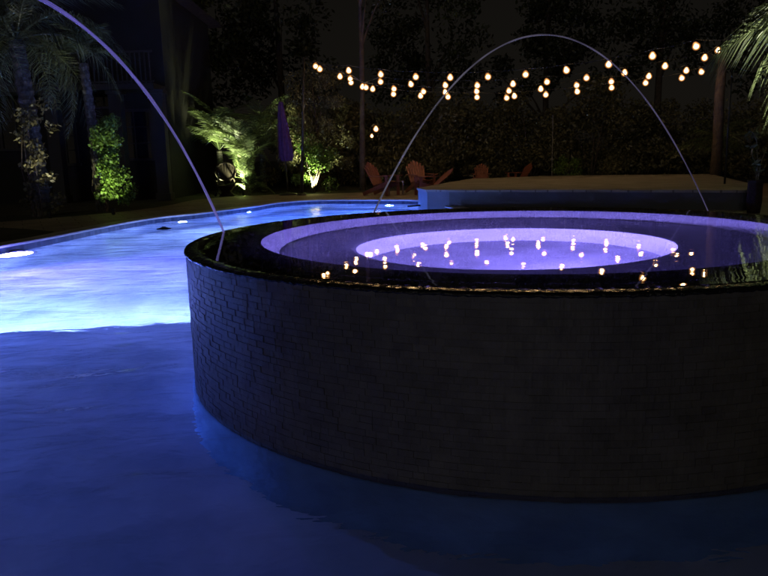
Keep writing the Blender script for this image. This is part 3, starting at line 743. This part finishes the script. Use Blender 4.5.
# ------------------------------------------------------------------ house on the left
HD = 21.5
hx0 = atd(-60, 150, HD).x; hx1 = atd(170, 150, HD).x
ho = empty('house', (0, 0, 0), 'dark two storey house with balcony behind the palms on the left', 'house')
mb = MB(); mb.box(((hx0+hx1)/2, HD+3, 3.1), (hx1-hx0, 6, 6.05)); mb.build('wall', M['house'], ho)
mb = MB(); a0, a1 = hx0-.5, hx1+.5
mb.add([(a0, HD-.6, 6.12), (a1, HD-.6, 6.12), (a1, HD+6.6, 6.12), (a0, HD+6.6, 6.12), ((a0+a1)/2-1.5, HD+3, 8), ((a0+a1)/2+1.5, HD+3, 8)], [(0, 1, 5, 4), (1, 2, 5), (2, 3, 4, 5), (3, 0, 4), (3, 2, 1, 0)])
mb.build('roof', M['roof'], ho)
def window(px0, px1, py0, py1, nx=2, nz=3):
    a_ = atd(px0, py1, HD-.02); b_ = atd(px1, py0, HD-.02); x0, x1, za, zb = a_.x, b_.x, a_.z, b_.z
    mb = MB(); fw = .08
    mb.box(((x0+x1)/2, HD-.03, zb), (x1-x0+.16, .07, fw)); mb.box(((x0+x1)/2, HD-.03, za), (x1-x0+.2, .1, fw))
    for x in (x0, x1): mb.box((x, HD-.03, (za+zb)/2), (fw, .06, zb-za-fw))
    for i in range(1, nx): mb.box((x0+(x1-x0)*i/nx, HD-.03, (za+zb)/2), (.035, .04, zb-za-fw))
    for i in range(1, nz): mb.box(((x0+x1)/2, HD-.035, za+(zb-za)*i/nz), (x1-x0-fw, .036, .035))
    w = mb.build('window', M['housetrim'], ho)
    mb = MB(); mb.box(((x0+x1)/2, HD-.008, (za+zb)/2), (x1-x0, .012, zb-za)); mb.build('pane', M['glasspane'], w)
window(58, 74, 121, 165); window(3, 28, 92, 150, 2, 2); window(86, 112, 90, 108, 3, 1); window(120, 150, 110, 160, 2, 3)
for px in (52, 116, 158):
    q = atd(px, 100, HD-.9); mb = MB(); mb.box((q.x, HD-.9, 1.6), (.34, .34, 3.15)); mb.box((q.x, HD-.9, 3.13), (.44, .44, .1)); mb.box((q.x, HD-.9, .2), (.42, .42, .2)); mb.build('column', M['housetrim'], ho)
qz = 3.2
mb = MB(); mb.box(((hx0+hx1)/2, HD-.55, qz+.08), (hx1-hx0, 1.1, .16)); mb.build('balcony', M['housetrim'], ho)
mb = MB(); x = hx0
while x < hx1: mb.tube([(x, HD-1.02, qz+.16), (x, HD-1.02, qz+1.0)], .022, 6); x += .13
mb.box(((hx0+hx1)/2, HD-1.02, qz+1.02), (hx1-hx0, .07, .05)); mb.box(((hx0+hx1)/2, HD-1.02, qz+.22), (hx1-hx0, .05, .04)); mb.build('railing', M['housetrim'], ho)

# ------------------------------------------------------------------ palms and lit plants
def base(px, D): q = atd(px, 190, D); q.z = .08; return q
palm(base(40, 15.5), 3.75, .17, 26, 2.6, 'palm with wide shaggy crown filling the top left corner', 11, M['frond_pale'], lean=(-.04, 0), droop=.7, leaflen=.6, lo=-45, hi=60)
palm(base(100, 16.5), 3.4, .11, 9, 1.2, 'slim palm with ivy at its foot, right of the shaggy palm', 12, M['frond'], lean=(-.03, 0), lo=10, hi=80)
p = base(101, 16.2)
iv = empty('ivy', p, 'bright green ivy climbing round the slim palm trunk', 'ivy plant')
cs = [(.1+.55*random.Random(i).random()*(1-.55*(i/20)), random.Random(i+50).uniform(-.3, .1), .35+1.65*i/20) for i in range(21)]
V, Fq = leaf_cloud(cs, [.24]*21, 3400, .072, 5, aspect=.75); link('foliage', npmesh('ivy', V, Fq), M['leaf_ivy'], iv)
mb = MB()
for k_ in range(4): mb.tube([(.1*math.cos(k_), .1*math.sin(k_), -.02), (.25*math.cos(k_+1), .1, .5), (.15*math.cos(k_+2), .05, 1.3)], [.014, .01, .004], 5)
mb.build('stem', M['trunk'], iv)
p2 = base(40, 15.5)
iv = empty('ivy', p2-Vector((0, .1, 0)), 'thin grey ivy clinging to the shaggy palm trunk', 'ivy plant')
cs = [(random.Random(i).uniform(-.25, .55), -.15, .2+2.2*i/20) for i in range(21)]
V, Fq = leaf_cloud(cs, [.2]*21, 750, .09, 6, aspect=.7); link('foliage', npmesh('ivy', V, Fq), M['leaf'], iv)
mb = MB()
for k_ in range(3): mb.tube([(.12*math.cos(k_), -.15, -.02), (.2*math.cos(k_+1), -.2, 1.0), (.1*math.cos(k_+2), -.15, 2.3)], [.014, .01, .004], 5)
mb.build('stem', M['trunk'], iv)
# lit clump of feathery palms behind the wicker chair
palm(base(246, 22.8), .35, .10, 34, 2.5, 'broad feathery palm lit yellow green behind the wicker chair', 21, M['frond'], lo=62, hi=95, droop=.35, leaflen=.42, nleaf=48, lw=.045)
palm(base(222, 23.6), 1.5, .10, 14, 2.2, 'taller dim palm rising behind the lit feathery palm', 22, M['frond'], lo=10, hi=85, droop=.4, lw=.04)
palm(base(264, 24.5), 1.6, .10, 16, 2.5, 'dim arching palm left of the closed umbrella', 23, M['frond'], lo=5, hi=80, droop=.5)
palm(base(250, 22.2), .15, .06, 12, 1.0, 'small low palm right of the wicker chair', 24, M['frond'], lo=10, hi=75, droop=.4, nleaf=26, leaflen=.25)
tree(base(318, 24.0), 3.9, 2.7, .07, 8000, .085, 'light feathery tree uplit behind the thin metal pole', 31, crown_base=.12, material=M['leaf'], k=34)
shrub(base(313, 23.0), 1.7, 1.7, 2600, .10, M['leaf_ivy'], 'small bright bush at the foot of the uplit feathery tree', 'shrub', None, 32)
shrub(base(567, 24.5), 1.2, .95, 1100, .08, M['leaf_ivy'], 'small pale bush standing behind the terrace middle', 'shrub', None, 33)
# right side
palm(base(838, 13.0), 3.0, .15, 34, 2.3, 'palm with drooping fronds lit green at the top right edge', 41, M['frond_pale'], droop=1.1, leaflen=.8, lo=-75, hi=60, lw=.05, arch=(.8, 1.3), nleaf=34)
palm(base(716, 22.0), .9, .12, 9, 2.1, 'low palm with two long arching fronds at the timber pole', 42, M['frond'], lo=12, hi=60, droop=.9, nleaf=30, leaflen=.5, arch=(.8, 1.1))
sp_ = empty('thin_plant', Vector((base(755, 12.0).x, 12.0, .092)), 'tall thin stemmed plant in a dark pot off the terrace right end', 'plant')
mb = MB(); mb.lathe([(.001, .0), (.10, 0), (.12, .2), (.115, .5), (.13, .56), (.11, .56), (.10, .5), (.001, .49)], n=24); mb.build('pot', M['wicker'], sp_, True)
mb = MB(); mb.tube([(0, 0, .49), (.02, 0, .8), (-.02, 0, 1.1), (-.06, 0, 1.4)], [.012, .01, .008, .005], 6)
mb.tube([(.03, 0, .49), (.06, 0, .8), (.14, 0, 1.1)], [.01, .008, .004], 6); mb.build('stem', M['leaf'], sp_)
V, Fq = leaf_cloud([(-.02, 0, .85), (-.1, 0, 1.1), (-.06, 0, 1.35), (.12, 0, 1.0), (.02, 0, .75), (-.12, 0, 1.3)], [.09]*6, 44, .17, 77, aspect=.26); link('foliage', npmesh('thin_leaves', V, Fq), M['frond_pale'], sp_)
fl = empty('floating_dispenser', atz(164, 229, .0), 'small flat dark dispenser floating on the lit pool by the far wall', 'pool float')
mb = MB(); mb.lathe([(.001, -.06), (.09, -.05), (.13, .0), (.125, .012), (.07, .02), (.06, .03), (.001, .033)], n=24); mb.build('body', M['black_metal'], fl, True)
mb = MB(); mb.lathe([(.001, .045), (.035, .043), (.04, .033), (.001, .031)], n=16); mb.build('cap', M['black_metal'], fl, True)
# white garden stakes by the hedge
q = base(551.5, 25.5)
st = empty('garden_stake', q, 'thin pale stake standing in front of the hedge middle', 'stake')
mb = MB(); mb.tube([(0, 0, 0), (0, 0, atd(551.5, 118, 25.5).z)], .012, 6); mb.build('rod', M['white_paint'], st)
mb = MB(); mb.lathe([(.001, .9), (.05, .9), (.05, .84), (.001, .84)], n=12); mb.build('disc', M['white_paint'], st)
# flat dark patch between deck and coping at the far left
q0 = [atz(x, y, .098) for x, y in ((-30, 229), (0, 227.5), (28, 229), (55, 231.5), (48, 234), (20, 240), (0, 243), (-30, 246))]
sheet('dark_patch', [(v.x, v.y) for v in q0], [], .098, M['ground'])

# uplights
spot(base(116, 15.7)+Vector((.1, -.55, .12)), base(106, 16.3)+Vector((0, 0, 1.3)), 170, WARMW, 'uplight at the foot of the bright ivy', 70)
spot(base(44, 15.0)+Vector((.2, -.3, .12)), base(30, 15.5)+Vector((0, 0, 4.0)), 130, (1, .95, .65), 'uplight at the foot of the shaggy palm', 60)
spot(base(216, 22.3)+Vector((0, 0, .12)), base(232, 22.8)+Vector((.1, 0, 2.3)), 1050, WARMW, 'uplight left of the wicker chair', 80)
spot(base(243, 22.2)+Vector((0, 0, .12)), base(232, 22.9)+Vector((.1, 0, 2.3)), 1050, WARMW, 'uplight right of the wicker chair', 80)
spot(base(312, 22.6)+Vector((0, 0, .12)), base(316, 24.0)+Vector((0, 0, 1.8)), 1000, WARMW, 'uplight at the foot of the feathery tree', 75)
spot(base(790, 12.3)+Vector((0, 0, .12)), base(826, 13.0)+Vector((-.6, 0, 2.9)), 2600, (1, 1, .72), 'uplight under the right palm', 60)

# ------------------------------------------------------------------ night sky and faint light
w = bpy.data.worlds.new('World'); scene.world = w; w.use_nodes = True; nt = w.node_tree; bg = nt.nodes['Background']
sky = N(nt, 'ShaderNodeTexSky'); sky.sky_type = 'NISHITA'; sky.sun_disc = False; sky.sun_elevation = R(16); sky.sun_rotation = R(200)
hsv = N(nt, 'ShaderNodeHueSaturation', Saturation=.12); L(nt, sky.outputs[0], hsv.inputs['Color'])
mx = N(nt, 'ShaderNodeMix', data_type='RGBA', blend_type='MULTIPLY'); mx.inputs['Factor'].default_value = 1
L(nt, hsv.outputs[0], mx.inputs['A']); mx.inputs['B'].default_value = (1, .85, .68, 1); L(nt, mx.outputs['Result'], bg.inputs['Color'])
bg.inputs['Strength'].default_value = .00095
sd = bpy.data.lights.new('rear_fill', 'SUN'); sd.energy = .12; sd.angle = R(14); sd.color = (1, .93, .80)  # soft warm fill added from behind the camera to lift dark fronts
so = bpy.data.objects.new('rear_fill', sd); COL.objects.link(so)
az = R(200); el = R(16); dvec = Vector((math.sin(az)*math.cos(el), math.cos(az)*math.cos(el), math.sin(el)))
so.rotation_euler = dvec.to_track_quat('Z', 'Y').to_euler(); so.location = (0, -5, 8)
